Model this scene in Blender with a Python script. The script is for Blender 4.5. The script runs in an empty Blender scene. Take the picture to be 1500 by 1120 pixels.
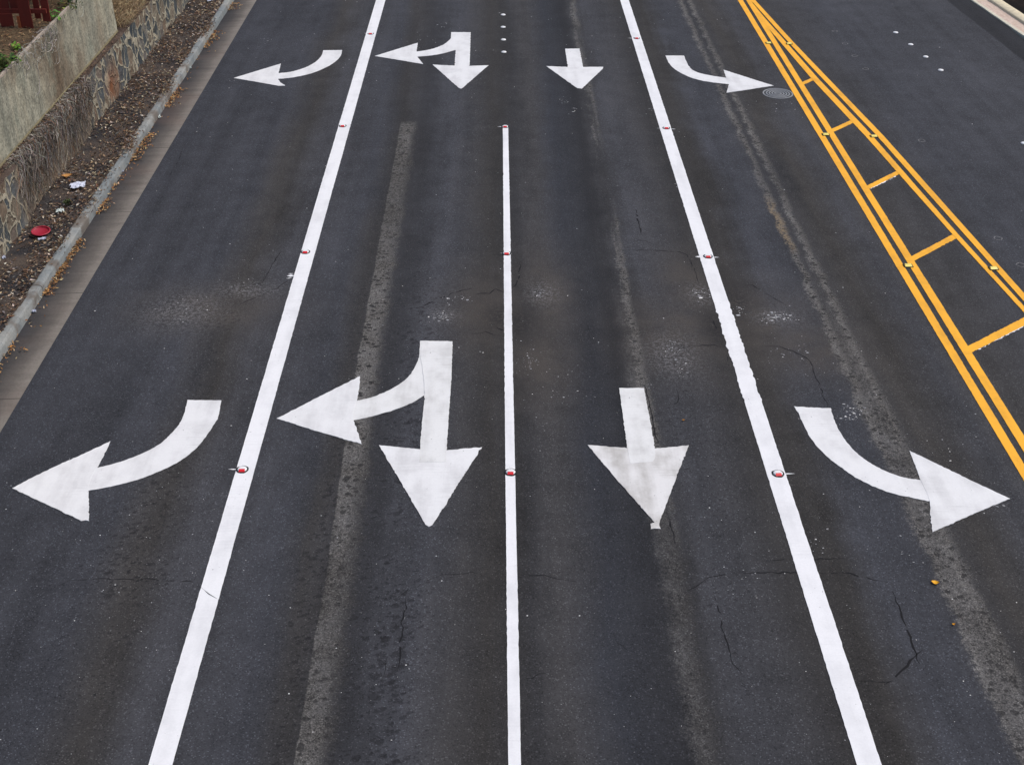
import bpy, bmesh, math, random
from mathutils import Vector, noise as mnoise
R = random.Random(7)
sc = bpy.context.scene
COL = sc.collection

# ------------------------------------------------------------------ camera
H = 9.52                      # eye height of the footbridge the picture is taken from
F = 1850.0                    # focal length in units of a 1500 wide frame
T = 0.5908                    # tan(pitch)
COS = 1 / math.sqrt(1 + T * T)
VPX, VPY = 728.0, -593.0
YAW = math.atan(22 * COS / F)
cam = bpy.data.cameras.new('camera')
cam.sensor_fit = 'HORIZONTAL'; cam.sensor_width = 36.0
cam.lens = 36.0 * F / 1500.0
cam.shift_y = -60.0 / 1500.0
cam.clip_start = 0.1; cam.clip_end = 3000
camo = bpy.data.objects.new('camera', cam); COL.objects.link(camo)
camo.location = (0, 0, H)
camo.rotation_euler = (math.pi / 2 - math.atan(T), 0, -YAW)
sc.camera = camo
from mathutils import Euler
CM = Euler(camo.rotation_euler).to_matrix()

def at(px, py, z=0.0):
    """measured point of the photograph -> place on the level plane at height z"""
    d = CM @ Vector(((px - 750) / F, -(py - 500) / F, -1.0))
    k = (z - H) / d.z
    return Vector((d.x * k, d.y * k, z))

# ------------------------------------------------------------------ object helpers
def tag(o, label=None, cat=None, group=None, kind=None):
    if label: o['label'] = label
    if cat: o['category'] = cat
    if group: o['group'] = group
    if kind: o['kind'] = kind
    return o

def empty(name, loc, rz=0.0):
    o = bpy.data.objects.new(name, None); COL.objects.link(o)
    o.location = loc; o.rotation_euler = (0, 0, rz); o.empty_display_size = 0.1
    return o

def link(name, verts, faces, mats, parent=None, midx=None, smooth=False, cols=None):
    me = bpy.data.meshes.new(name)
    me.from_pydata([tuple(v) for v in verts], [], faces)
    if not isinstance(mats, (list, tuple)): mats = [mats]
    for m in mats: me.materials.append(m)
    if midx: me.polygons.foreach_set('material_index', midx)
    if smooth: me.polygons.foreach_set('use_smooth', [True] * len(me.polygons))
    if cols is not None:
        a = me.color_attributes.new('tint', 'FLOAT_COLOR', 'POINT')
        a.data.foreach_set('color', [c for v in cols for c in (v[0], v[1], v[2], 1.0)])
    me.update()
    o = bpy.data.objects.new(name, me); COL.objects.link(o)
    if parent: o.parent = parent
    return o

def copy_tree(o, parent=None):
    c = o.copy(); COL.objects.link(c)
    if parent: c.parent = parent
    for ch in list(o.children): copy_tree(ch, c)
    return c

def box(v, f, x0, x1, y0, y1, z0, z1):
    b = len(v)
    v += [(x0,y0,z0),(x1,y0,z0),(x1,y1,z0),(x0,y1,z0),(x0,y0,z1),(x1,y0,z1),(x1,y1,z1),(x0,y1,z1)]
    f += [tuple(b+i for i in q) for q in ((0,3,2,1),(4,5,6,7),(0,1,5,4),(1,2,6,5),(2,3,7,6),(3,0,4,7))]

def lathe(prof, n=28, ex=1.0, ey=1.0):
    v, f = [], []
    for r, z in prof:
        for i in range(n):
            a = 2 * math.pi * i / n
            v.append((r * ex * math.cos(a), r * ey * math.sin(a), z))
    for k in range(len(prof) - 1):
        for i in range(n):
            j = (i + 1) % n
            f.append((k*n+i, k*n+j, (k+1)*n+j, (k+1)*n+i))
    f.append(tuple((len(prof)-1)*n + i for i in range(n)))
    return v, f

# ------------------------------------------------------------------ node helpers
class S:
    def __init__(s, nt, sock): s.nt, s.s = nt, sock
    def _m(s, op, *o, clamp=False):
        n = s.nt.nodes.new('ShaderNodeMath'); n.operation = op; n.use_clamp = clamp
        for i, x in enumerate((s,) + o):
            if isinstance(x, S): s.nt.links.new(x.s, n.inputs[i])
            else: n.inputs[i].default_value = x
        return S(s.nt, n.outputs[0])
    def __add__(a, b): return a._m('ADD', b)
    __radd__ = __add__
    def __mul__(a, b): return a._m('MULTIPLY', b)
    __rmul__ = __mul__
    def __sub__(a, b): return a._m('SUBTRACT', b)
    def __truediv__(a, b): return a._m('DIVIDE', b)
    def abs(a): return a._m('ABSOLUTE')
    def max(a, b): return a._m('MAXIMUM', b)
    def min(a, b): return a._m('MINIMUM', b)
    def mod(a, b): return a._m('FLOORED_MODULO', b)
    def pow(a, b): return a._m('POWER', b)
    def exp(a): return a._m('EXPONENT')
    def inv(a): return (a * -1.0) + 1.0
    def step(a, lo, hi):            # smooth 0..1 from lo to hi
        n = a.nt.nodes.new('ShaderNodeMapRange'); n.interpolation_type = 'SMOOTHSTEP'
        rev = lo > hi
        if rev: lo, hi = hi, lo
        n.inputs['From Min'].default_value = lo; n.inputs['From Max'].default_value = hi
        n.inputs['To Min'].default_value = 1.0 if rev else 0.0
        n.inputs['To Max'].default_value = 0.0 if rev else 1.0
        a.nt.links.new(a.s, n.inputs['Value'])
        return S(a.nt, n.outputs['Result'])

class Mat:
    def __init__(s, name, rough=0.9, spec=0.3):
        s.m = bpy.data.materials.new(name); s.m.use_nodes = True
        s.nt = s.m.node_tree
        s.b = s.nt.nodes['Principled BSDF']
        s.dim = '3D'
        s.b.inputs['Roughness'].default_value = rough
        s.b.inputs['Specular IOR Level'].default_value = spec
        tc = s.nt.nodes.new('ShaderNodeTexCoord'); s.P = tc.outputs['Object']
        sp = s.nt.nodes.new('ShaderNodeSeparateXYZ'); s.nt.links.new(s.P, sp.inputs[0])
        s.x, s.y, s.z = (S(s.nt, sp.outputs[i]) for i in range(3))
    def vec(s, sx=1, sy=1, sz=1, off=(0, 0, 0)):
        n = s.nt.nodes.new('ShaderNodeMapping')
        n.inputs['Scale'].default_value = (sx, sy, sz); n.inputs['Location'].default_value = off
        s.nt.links.new(s.P, n.inputs['Vector']); return n.outputs[0]
    def comb(s, x, y, z=0.0):
        n = s.nt.nodes.new('ShaderNodeCombineXYZ')
        for i, q in enumerate((x, y, z)):
            if isinstance(q, S): s.nt.links.new(q.s, n.inputs[i])
            else: n.inputs[i].default_value = q
        return n.outputs[0]
    def noise(s, scale, detail=3, vec=None, rough=0.55, dist=0.0):
        n = s.nt.nodes.new('ShaderNodeTexNoise'); n.noise_dimensions = s.dim
        n.inputs['Scale'].default_value = scale; n.inputs['Detail'].default_value = detail
        n.inputs['Roughness'].default_value = rough; n.inputs['Distortion'].default_value = dist
        s.nt.links.new(vec if vec is not None else s.P, n.inputs['Vector'])
        return S(s.nt, n.outputs['Fac'])
    def vor(s, scale, feature='F1', vec=None, out='Distance', rnd=1.0):
        n = s.nt.nodes.new('ShaderNodeTexVoronoi'); n.voronoi_dimensions = s.dim; n.feature = feature
        n.inputs['Scale'].default_value = scale; n.inputs['Randomness'].default_value = rnd
        s.nt.links.new(vec if vec is not None else s.P, n.inputs['Vector'])
        return S(s.nt, n.outputs[out])
    def white(s, vec):
        n = s.nt.nodes.new('ShaderNodeTexWhiteNoise'); s.nt.links.new(vec, n.inputs['Vector'])
        return S(s.nt, n.outputs['Value'])
    def mix(s, fac, a, b, mode='MIX'):
        n = s.nt.nodes.new('ShaderNodeMix'); n.data_type = 'RGBA'; n.blend_type = mode; n.clamp_factor = True
        if isinstance(fac, S): s.nt.links.new(fac.s, n.inputs[0])
        else: n.inputs[0].default_value = fac
        for k, q in ((6, a), (7, b)):
            if isinstance(q, S): s.nt.links.new(q.s, n.inputs[k])
            elif hasattr(q, 'is_output'): s.nt.links.new(q, n.inputs[k])
            else: n.inputs[k].default_value = (q[0], q[1], q[2], 1)
        return n.outputs[2]
    def scalec(s, c, f):            # colour times a value
        g = s.nt.nodes.new('ShaderNodeVectorMath'); g.operation = 'SCALE'
        s.nt.links.new(c, g.inputs[0]); s.nt.links.new(f.s, g.inputs['Scale'])
        return g.outputs[0]
    def ramp(s, fac, stops, interp='LINEAR'):
        n = s.nt.nodes.new('ShaderNodeValToRGB'); n.color_ramp.interpolation = interp
        e = n.color_ramp.elements
        while len(e) < len(stops): e.new(0.5)
        for i, (p, c) in enumerate(stops):
            e[i].position = p; e[i].color = (c[0], c[1], c[2], 1)
        s.nt.links.new(fac.s, n.inputs[0]); return n.outputs[0]
    def attr(s, name='tint'):
        n = s.nt.nodes.new('ShaderNodeAttribute'); n.attribute_name = name; return n.outputs['Color']
    def out(s, col, bump=None, bstr=0.3, bdist=0.01, rough=None):
        if hasattr(col, 'is_output'): s.nt.links.new(col, s.b.inputs['Base Color'])
        else: s.b.inputs['Base Color'].default_value = (col[0], col[1], col[2], 1)
        if bump is not None:
            n = s.nt.nodes.new('ShaderNodeBump'); n.inputs['Strength'].default_value = bstr
            n.inputs['Distance'].default_value = bdist
            s.nt.links.new(bump.s, n.inputs['Height']); s.nt.links.new(n.outputs[0], s.b.inputs['Normal'])
        if rough is not None: s.nt.links.new(rough.s, s.b.inputs['Roughness'])
        return s.m

# ------------------------------------------------------------------ materials
def asphalt():
    M = Mat('asphalt', 0.85, 0.22); M.dim = '2D'
    nb = M.noise(0.3, 3)                                   # broad variation, also bends the lane bands
    nl = M.noise(1.0, 4, M.vec(2.6, 0.16, 1))              # long smears along the lanes
    nm = M.noise(2.1, 4, M.vec(1, 1, 1, (5, 2, 0)))        # patchy mottling
    nf = M.noise(17, 2, rough=.7)                          # hand-sized
    ng = M.noise(52, 2, rough=.75)                         # aggregate
    xx = M.x + (nb - 0.5) * 0.5 + (nl - 0.5) * 0.35 + (nm - .5) * .12
    def c(k, t=0.0):                                       # k value, t warm (+) or bluish (-)
        b = 0.0425 * (1.0 + (k - 1.0) * .8)
        return (b * (.965 + 0.12 * t), b * (1.0 + 0.02 * t), b * (1.15 - 0.18 * t))
    st = [(-6.6, c(1.0,-.3)), (-5.6, c(1.02,-.2)), (-4.7, c(1.15,-.2)), (-4.1, c(.86,.9)), (-3.6, c(1.2,.1)), (-3.0, c(1.1,0)),
          (-2.5, c(1.08,-.2)), (-2.15, c(.72,.7)), (-1.45, c(.84,0)), (-0.95, c(1.25,-.1)), (-0.5, c(1.0,.4)), (-0.15, c(.62,.9)),
          (0.3, c(.70,.3)), (0.68, c(1.12,.5)), (1.15, c(.68,-.4)), (1.62, c(.46,-.1)), (1.95, c(.75,.3)), (2.35, c(1.2,0)),
          (2.8, c(1.05,.2)), (3.2, c(.66,.6)), (3.8, c(.66,.9)), (4.25, c(1.18,-.2)), (4.7, c(1.05,-.2)), (5.6, c(.82,1.0)), (6.2, c(1.15,0)),
          (6.9, c(.92,.7)), (7.6, c(.98,.3)), (8.6, c(1.12,-.2)), (13, c(1.1,-.1))]
    col = M.ramp((xx + 7.0) / 22.0, [((p + 7.0) / 22.0, q) for p, q in st])
    # older, darker strip of asphalt along the right kerb
    edge = (M.x + M.y * .0434 + (nm - .5) * .12).step(13.68, 13.73)
    col = M.mix(edge, col, (.019, .020, .024))
    agg = M.vor(80, 'F1', out='Color'); cell = M.white(agg.s)
    k = (nb - .5) * .5 + (nl - .5) * .75 + (nm - .5) * .6 + (nf - .5) * .55 + (ng - .5) * .9 + 1.0
    k = k + cell.step(0.90, 1.0) * 1.1 - cell.step(0.15, 0.0) * 0.35
    col = M.scalec(col, k.max(0.2))
    def blob(px, py, wx, wy):
        p = at(px, py)
        dx = (M.x - p.x) * (1.0 / wx); dy = (M.y - p.y) * (1.0 / wy)
        return ((dx * dx + dy * dy) * -1.0).exp()
    # dusty brown patches round the old repairs
    d = None
    for b in ((715, 455, .75, 1.2), (800, 435, .5, 1.6), (790, 530, .5, 1.2), (1115, 470, .8, 1.2), (985, 490, .9, 1.2), (1180, 510, .9, .8), (1010, 420, .5, 1.2), (310, 450, 1.1, .7)):
        g = blob(*b); d = g if d is None else d.max(g)
    d = d * (nm * 1.6 + .1)
    col = M.mix(d * .68, col, M.mix(ng, (0.040, 0.035, 0.031), (0.098, 0.086, 0.076)))
    dk = blob(737, 465, .33, .5).max(blob(762, 472, .28, .5)).max(blob(1080, 440, .28, .8)).max(blob(1048, 480, .2, .6)) * nf.step(.25, .6)
    col = M.mix(dk * 0.8, col, (0.018, 0.017, 0.018))
    # oil drips
    def lane(c0, w):
        q = (M.x - c0) * (1.0 / w); return (q * q * -1.0).exp()
    sv = M.comb(M.x * .85 + (nf - .5) * .10, M.y + (ng - .5) * .05 + (nf - .5) * .05)
    near = M.y.step(25, 13)
    dens = (lane(-4.25, .6) * .8 + lane(-1.25, .45) + lane(2.45, .5) * .7 + lane(4.6, .4) * .35 + lane(-2.1, .3) * .8 + lane(5.3, .4) * .4 + .12) * ((nb * .5 + nm * .5).step(.36, .6) * .8 + .2) * near
    for sc_, r0, a in ((17.0, .58, .55), (9.0, .46, .52), (3.4, .28, .4)):
        f1 = M.vor(sc_, 'F1', sv); rc = M.white(M.vor(sc_, 'F1', sv, 'Color').s)
        sp = ((rc * (rc * .5 + .5)) * r0 * dens - f1).step(0.0, 0.10)
        col = M.mix(sp * a, col, (0.010, 0.010, 0.012))
    # ravelled grey strips
    e1 = (nm - .5) * .22 + (nf - .5) * .16 + (ng - .5) * .08
    e2 = (nm - .5) * .05 + (nf - .5) * .03
    def strip(c0, w, sl, sr, e=e1):
        u = M.x - c0 + e
        return u.step(-w / 2 - sl, -w / 2 + sl) * u.step(w / 2 + sr, w / 2 - sr)
    lowy = M.y.step(16, 10)
    s1 = (M.x + 2.07 + e2 - lowy * .09).step(-.012, .012) * (M.x + 1.76 + e1 - lowy * .09).step(.09, -.09) * (M.y + (nf - .5) * .4).step(25.3, 25.0)
    s1 = s1 * (nl.step(.25, .65) * .45 + .55)
    s2 = strip(2.0, .14, .05, .05) * nl.step(.38, .55) * .85
    s2 = s2.max(strip(1.93, .22, .09, .09) * M.y.step(18.5, 14.5) * .36) * M.y.step(40, 33)
    s3 = strip(4.95, .12, .05, .05).max(strip(5.2, .12, .05, .05)).max(strip(5.10, .40, .06, .06) * M.y.step(21, 12) * .8)
    s3 = s3 * (nb.step(.2, .55) * .35 + .4 + nm * .5)
    pf = M.vor(14, 'F1', M.comb(M.x * .8, M.y + (ng - .5) * .06)); pc = M.white(M.vor(14, 'F1', M.comb(M.x * .8, M.y + (ng - .5) * .06), 'Color').s)
    pit = (pc * pc * .56 - pf).step(0.0, .10)
    s = s1.max(s2).max(s3)
    grain = ((ng - .5) * 2.3 + (nf - .5) * 1.5 + (nm - .5) * .8 + .74 + cell.step(.7, 1.0) * .7).max(.12)
    col = M.mix(s * .76, col, M.scalec(M.mix(nm, (.135, .125, .11), (.155, .153, .152)), grain))
    col = M.mix(s * pit * .85, col, (.012, .012, .013))
    halo = (strip(-1.58, .36, .12, .2) * .6 + strip(1.70, .2, .08, .06) * .8 * M.y.step(13, 16) + strip(5.06, .1, .04, .04) * .6 * M.y.step(12, 20)) * nf.step(.3, .6)
    col = M.mix(halo * .6, col, (.014, .014, .016))
    tan = strip(4.93, .12, .04, .04) * M.y.step(18.8, 19.6) * M.y.step(21.6, 20.6)
    col = M.mix(tan * nf.step(.35, .55) * .7, col, (0.22, 0.165, 0.10))
    # worn pale smears left by ground-off markings
    sm = blob(270, 455, .6, .55).max(blob(360, 425, .5, .25)).max(blob(985, 520, .35, .6)).max(blob(795, 430, .25, .4)).max(blob(1135, 465, .35, .25)).max(blob(650, 462, .22, .2)).max(blob(1025, 432, .2, .35))
    sm = sm * (nf * .6 + ng * .5).step(.50, .68)
    col = M.mix(sm * .44, col, (0.26, 0.26, 0.27))
    h = ng + nf * .5 + cell * .35 - s * pit * .8
    return M.out(col, h, 0.5, 0.006)

def paint(name, base, dirt, amount, chips=0.35, lo=.52):
    M = Mat(name, 0.7, 0.3)
    n = M.noise(2.3, 5, rough=.6); n2 = M.noise(1.6, 4, M.vec(2.5, .35, 1, (3, 3, 0)))
    col = M.mix((n * .6 + n2 * .6).step(lo, lo + .33) * amount, base, dirt)
    fine = (M.noise(45, 3, rough=.7) - .5) * .16 + 1.0
    col = M.scalec(col, fine)
    tread = M.noise(1.0, 2, M.vec(2.0, 34, 1)).step(.5, .72) * M.noise(1.1, 3).step(.45, .65)
    col = M.mix(tread * amount * .5, col, dirt)
    ch = M.noise(26, 3, M.vec(1, 1, 1, (1, 7, 0)), rough=.65).step(.66, .72) * M.noise(1.4, 3).step(.42, .62)
    col = M.mix(ch * chips, col, (0.10, 0.10, 0.105))
    return M.out(col, M.noise(40, 3), 0.25, 0.003)

def plain(name, c, rough=.6, spec=.4, var=.15, sc_=20):
    M = Mat(name, rough, spec)
    return M.out(M.scalec(M.mix(0.0, c, c), (M.noise(sc_, 3) - .5) * (2 * var) + 1.0), M.noise(sc_ * 2, 2), .15, .002)

def tinted(name, rough=.9, spec=.2):
    M = Mat(name, rough, spec)
    return M.out(M.scalec(M.attr(), (M.noise(40, 2) - .5) * .5 + 1.0))

def concrete_wall_mat():
    M = Mat('weathered_concrete', .95, .2)
    st = M.noise(1.0, 4, M.vec(2.5, 2.5, .3))
    col = M.ramp(st, [(.2, (.185,.19,.155)), (.42, (.30,.295,.235)), (.58, (.36,.34,.26)), (.8, (.255,.26,.215))])
    br = M.noise(.9, 4, M.vec(1, .8, .45, (0, 5, 0))).step(.5, .66)
    col = M.mix(br * .6, col, (.19,.14,.095))
    # one broad brown stain half way along
    dy = (M.y - 23.6) * (1 / .75); stn = (dy * dy * -1.0).exp() * M.noise(3, 4, M.vec(1,1,.5)).step(.3, .6)
    col = M.mix(stn * .75, col, (.105,.07,.045))
    gr = M.noise(2.0, 3, M.vec(1, 1, .6, (4, 0, 2))).step(.55, .75)
    col = M.mix(gr * .4, col, (.20,.245,.20))
    sp = M.noise(22, 4, rough=.8); s2_ = M.noise(5, 4, M.vec(1, 1, .6, (3, 3, 3)), rough=.65)
    col = M.scalec(col, ((sp - .5) * 2.4 + (s2_ - .5) * 1.3 + .92).max(.25))
    pit = M.noise(9, 3, M.vec(1, 1, .5)).step(.62, .72)
    col = M.mix(pit * .6, col, (.07,.065,.055))
    return M.out(col, M.noise(12, 5) - pit * .4, .5, .03)

def stone_mat():
    M = Mat('rubble_stone', .9, .25)
    wv = M.comb(M.x * .3, M.y * 1.0 + (M.noise(2.5, 3) - .5) * .28, M.z * .8 + (M.noise(2.5, 3, M.vec(1,1,1,(4,4,4))) - .5) * .28)
    e = M.vor(3.6, 'DISTANCE_TO_EDGE', wv); cid = M.vor(3.6, 'F1', wv, 'Color')
    w = M.white(cid.s)
    stone = M.ramp(w, [(0, (.042,.052,.060)), (.35, (.065,.078,.086)), (.55, (.10,.108,.112)), (.7, (.16,.115,.082)), (.85, (.115,.095,.072)), (1, (.18,.15,.115))])
    stone = M.scalec(stone, (M.noise(14, 4, rough=.7) - .5) * 1.1 + 1.0)
    mort = M.mix(M.noise(3, 3), (.26,.235,.185), (.40,.37,.28))
    mort = M.scalec(mort, (M.noise(25, 3) - .5) * .7 + 1.0)
    e2 = M.vor(7.5, 'DISTANCE_TO_EDGE', wv); small = M.noise(1.6, 2, M.vec(1,1,1,(6,1,3))).step(.52, .58)
    th = (M.noise(3.2, 3, M.vec(1,1,1,(1,8,2))) - .5) * .16
    mm = (e + (M.noise(8, 4, rough=.7) - .5) * .11 + th).step(.095, .035).max((e2 + (M.noise(9, 3) - .5) * .06).step(.06, .02) * small)
    smear = M.noise(4, 5, M.vec(1,1,.7,(2,9,4)), rough=.7).step(.52, .72) * .55
    col = M.mix(mm.max(smear), stone, mort)
    dy = (M.y - 26.2) * (1 / .42); dz = (M.z - .5) * (1 / .34)
    rust = ((dy * dy + dz * dz) * -1.0).exp() * M.noise(3, 3).step(.2, .5)
    col = M.mix(rust * .9, col, (.23,.085,.035))
    # earth washed over the wall
    er = M.noise(1.1, 4, M.vec(1, 1.2, .5, (0, 2, 0))).step(.5, .68) * .65
    er = er.max(M.y.step(19.6, 20.2) * M.y.step(24.6, 23.9) * .8)
    col = M.mix(er * (M.noise(10, 3) * .5 + .6), col, (.17,.125,.09))
    h = mm * .6 + M.noise(9, 4) * .7
    return M.out(col, h, .9, .07)

def soil_mat(name, a, b, sc_=6):
    M = Mat(name, 1.0, .1)
    col = M.mix(M.noise(sc_ * .25, 4).step(.35, .65), a, b)
    col = M.scalec(col, (M.noise(sc_ * 6, 4, rough=.75) - .5) * 1.6 + 1.0)
    return M.out(col, M.noise(sc_ * 5, 5, rough=.7), .8, .04)

def gutter_mat():
    M = Mat('gutter_concrete', .9, .25)
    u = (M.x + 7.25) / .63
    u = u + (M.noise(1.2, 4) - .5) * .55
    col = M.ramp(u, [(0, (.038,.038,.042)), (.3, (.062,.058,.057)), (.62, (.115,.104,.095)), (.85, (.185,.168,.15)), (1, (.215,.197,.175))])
    col = M.scalec(col, (M.noise(30, 4, rough=.75) - .5) * .8 + 1.0)
    col = M.scalec(col, (M.noise(1, 4, M.vec(.6, 6, 1)) - .5) * .8 + 1.0)
    rd = M.noise(.5, 3).step(.5, .68)
    col = M.mix(rd * .3, col, (.14,.095,.078))
    j = ((M.y - at(100, 310).y).mod(3.06)).step(.022, .008)
    col = M.mix(j * .8, col, (.025,.024,.023))
    return M.out(col, M.noise(45, 3) - j, .3, .01)

def kerb_mat():
    M = Mat('kerb_concrete', .9, .2)
    col = M.mix(M.noise(1.7, 4).step(.35, .65), (.19,.215,.225), (.29,.30,.29))
    col = M.scalec(col, (M.noise(25, 4, rough=.7) - .5) * .7 + 1.0)
    d = M.noise(1.1, 5, M.vec(1, 1, 1, (8, 3, 0)), rough=.65).step(.5, .62)
    col = M.mix(d * .8, col, (.13,.108,.09))
    ch = M.noise(14, 4, rough=.7).step(.6, .7); col = M.mix(ch * .5, col, (.08,.075,.07))
    j = ((M.y - at(100, 310).y).mod(3.06)).step(.03, .01)
    col = M.mix(j * .8, col, (.03,.028,.026))
    return M.out(col, M.noise(30, 3), .3, .01)

def paver_mat():
    M = Mat('pink_pavers', .9, .2)
    a = M.noise(2, 3, M.vec(3, .8, 1))
    col = M.ramp(a, [(.3, (.52,.39,.31)), (.5, (.62,.50,.42)), (.7, (.55,.42,.33))])
    return M.out(M.scalec(col, (M.noise(18, 3) - .5) * .6 + 1.0), M.noise(20, 3), .3, .02)

MA = asphalt()
M_CRACK = plain('crack_tar', (.012,.012,.014), .9, .2)
M_LINE = paint('white_line_paint', (.82,.83,.85), (.56,.57,.59), .5, .6, .50)
M_ARROW = paint('white_arrow_sheet', (.77,.78,.79), (.50,.50,.51), .65, .5, .50)
M_ARROWB = paint('white_arrow_stem', (.75,.76,.76), (.45,.45,.44), .7, .5, .49)
M_ARROWD = paint('grimy_arrow_sheet', (.73,.73,.73), (.43,.42,.40), .95, .7, .45)
M_YEL = paint('yellow_paint', (.94,.46,.032), (.60,.28,.03), .6, .5, .50)
M_BLACK = plain('black_adhesive', (.012,.014,.015), .7, .3)
M_RWHITE = plain('white_ceramic', (.80,.81,.82), .35, .5, .05)
M_RED = plain('red_lens', (.72,.02,.03), .25, .6, .05)
M_YLENS = plain('yellow_lens', (.88,.74,.16), .3, .5, .08, 80)
M_YBODY = plain('yellow_marker_plastic', (.62,.36,.03), .4, .5, .1)
M_SCAR = plain('old_adhesive', (.17,.17,.175), .8, .3, .4)
M_IRON = plain('cast_iron', (.018,.019,.022), .55, .5, .25)
M_IRONHI = plain('worn_iron', (.27,.28,.29), .5, .5, .25)
M_CONC = concrete_wall_mat()
M_CAP = plain('wall_cap', (.36,.31,.26), .9, .2, .4, 15)
M_STONE = stone_mat()
M_SOIL = soil_mat('verge_soil', (.042,.041,.044), (.105,.084,.070))
M_BANK = soil_mat('bank_soil', (.085,.06,.038), (.14,.10,.06))
M_LEDGE = soil_mat('ledge_earth', (.085,.062,.052), (.13,.10,.085), 8)
M_BED = soil_mat('near_black_bed', (.010,.008,.008), (.022,.016,.014))  # near-black mottled tone for the ground beyond the right edging
M_GROUND = soil_mat('open_ground', (.05,.05,.03), (.09,.075,.045), 2)
M_GUTTER = gutter_mat(); M_KERB = kerb_mat()
M_KERBR = plain('pale_kerb', (.66,.62,.50), .9, .2, .3, 12)
M_COPING = plain('cream_coping', (.68,.60,.43), .9, .2, .3, 9)
M_PAVER = paver_mat()
M_TINT = tinted('dry_leaf')
M_TWIG = tinted('dry_twig')
M_GREEN = tinted('green_leaf', .6, .3)
M_REDWOOD = paint('red_painted_wood', (.15,.022,.014), (.06,.012,.010), .7, .5)
M_REDTRIM = plain('orange_red_wood', (.30,.085,.03), .8, .3, .3)
M_PAPER = plain('crumpled_paper', (.60,.64,.76), .8, .2, .12)
M_WRAP = plain('pale_wrapper', (.55,.62,.60), .5, .4, .2)
M_REDPL = plain('red_plastic', (.34,.016,.038), .4, .5, .15)
M_YLEAF = plain('yellow_leaf_skin', (.82,.42,.02), .6, .3, .2)

# ------------------------------------------------------------------ setting: ground, road, kerbs
def sheet(name, x0, x1, y0, y1, z, mat):
    return link(name, [(x0,y0,z),(x1,y0,z),(x1,y1,z),(x0,y1,z)], [(0,1,2,3)], mat)

tag(sheet('ground', -700, 700, -300, 1500, -.35, M_GROUND), 'bare ground stretching away around the road', kind='structure')
XG = -6.62          # where asphalt meets the gutter
XK = -7.25          # foot of the left kerb
XR = 12.85          # foot of the right kerb

# road sheet + its cracks in one mesh
rv, rf, rm = [], [], []
ys = [-60 + 3 * i for i in range(140)]
for i, y in enumerate(ys):
    rv += [(XG, y, 0), (XR + .2, y, 0)]
    if i: b = 2 * i; rf.append((b-2, b-1, b+1, b)); rm.append(0)
b0 = len(rv)
for y in (ys[0], ys[-1]): rv += [(XG, y, -.06), (XR + .2, y, -.06)]
rf.append((0, 2*len(ys)-2, b0+2, b0)); rm.append(0)     # asphalt edge standing above the gutter
def crack(pts, w=.012, z=.002, V=None, Fc=None, Mi=None, mi=1):
    V = rv if V is None else V; Fc = rf if Fc is None else Fc; Mi = rm if Mi is None else Mi
    P = [at(*p) for p in pts]
    Q = []
    for a, b in zip(P, P[1:]):
        n = max(2, int((b - a).length / .07))
        for i in range(n): Q.append(a.lerp(b, i / n))
    Q.append(P[-1])
    Q = [q + Vector((R.gauss(0, .009), R.gauss(0, .012), 0)) for q in Q]
    prev = None
    for i, q in enumerate(Q):
        t = (Q[min(i+1, len(Q)-1)] - Q[max(i-1, 0)]); t.z = 0; t.normalize()
        nrm = Vector((-t.y, t.x, 0))
        taper = min(1, .25 + min(i, len(Q)-1-i) * .25)
        ww = w * taper * R.uniform(.25, 1.15)
        V.append((q.x + nrm.x*ww, q.y + nrm.y*ww, z)); V.append((q.x - nrm.x*ww, q.y - nrm.y*ww, z))
        k = len(V)
        if prev is not None and R.random() > .09:
            Fc.append((prev[0], prev[1], k-1, k-2)); Mi.append(mi)
        prev = (k-2, k-1)
CR = [
 ([(80,860),(103,850),(167,847),(225,849),(283,852),(293,861)], .010),
 ([(582,873),(600,863),(625,851),(650,841),(700,838)], .012), ([(595,870),(589,925),(583,979)], .014),
 ([(760,841),(815,845),(842,852)], .012), ([(1080,839),(1160,838),(1247,839),(1300,853)], .013),
 ([(1120,820),(1240,818)], .012), ([(1300,853),(1307,867),(1330,925),(1347,973)], .017), ([(1350,950),(1322,980),(1296,1002)], .022),
 ([(1000,870),(1040,845),(1080,836)], .010), ([(1047,873),(1060,920),(1073,973),(1085,985)], .012), ([(1250,998),(1310,997)], .014),
 ([(763,383),(760,402),(756,417),(750,421)], .020), ([(736,428),(727,423),(718,429),(697,431)], .030), ([(694,422),(674,426),(644,437),(615,451)], .020),
 ([(727,480),(733,483),(740,484)], .030), ([(752,482),(771,484)], .028), ([(690,490),(712,487),(735,492)], .015),
 ([(1000,511),(1013,506),(1047,506),(1064,508)], .014), ([(1115,507),(1142,508),(1161,514),(1180,523),(1188,530),(1194,549),(1198,560),(1213,595)], .014),
 ([(905,366),(959,367),(994,369),(1006,374),(1018,397),(1023,414)], .013), ([(931,307),(935,325),(939,344)], .022), ([(933,350),(952,356)], .016),
 ([(1044,465),(1050,480),(1062,488)], .020), ([(1066,521),(1067,536)], .018),
 ([(954,612),(973,602),(993,590),(992,570)], .012), ([(1023,610),(1036,614),(1049,611)], .013), ([(945,562),(951,590),(959,632),(963,650)], .014),
 ([(978,750),(985,775),(990,797)], .016), ([(350,447),(406,422),(426,408)], .014), ([(350,422),(384,414),(400,385),(410,370),(434,367)], .012),
 ([(245,262),(262,235),(268,215)], .010), ([(560,995),(568,960)], .010), ([(760,997),(800,985)], .010), ([(900,940),(930,955)], .008),
 ([(690,182),(715,181),(738,185)], .008), ([(720,374),(738,372)], .010), ([(1085,420),(1100,417),(1115,424)], .018), ([(1120,430),(1150,446)], .012)]
for p, w in CR: crack(p, w * .7)
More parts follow.
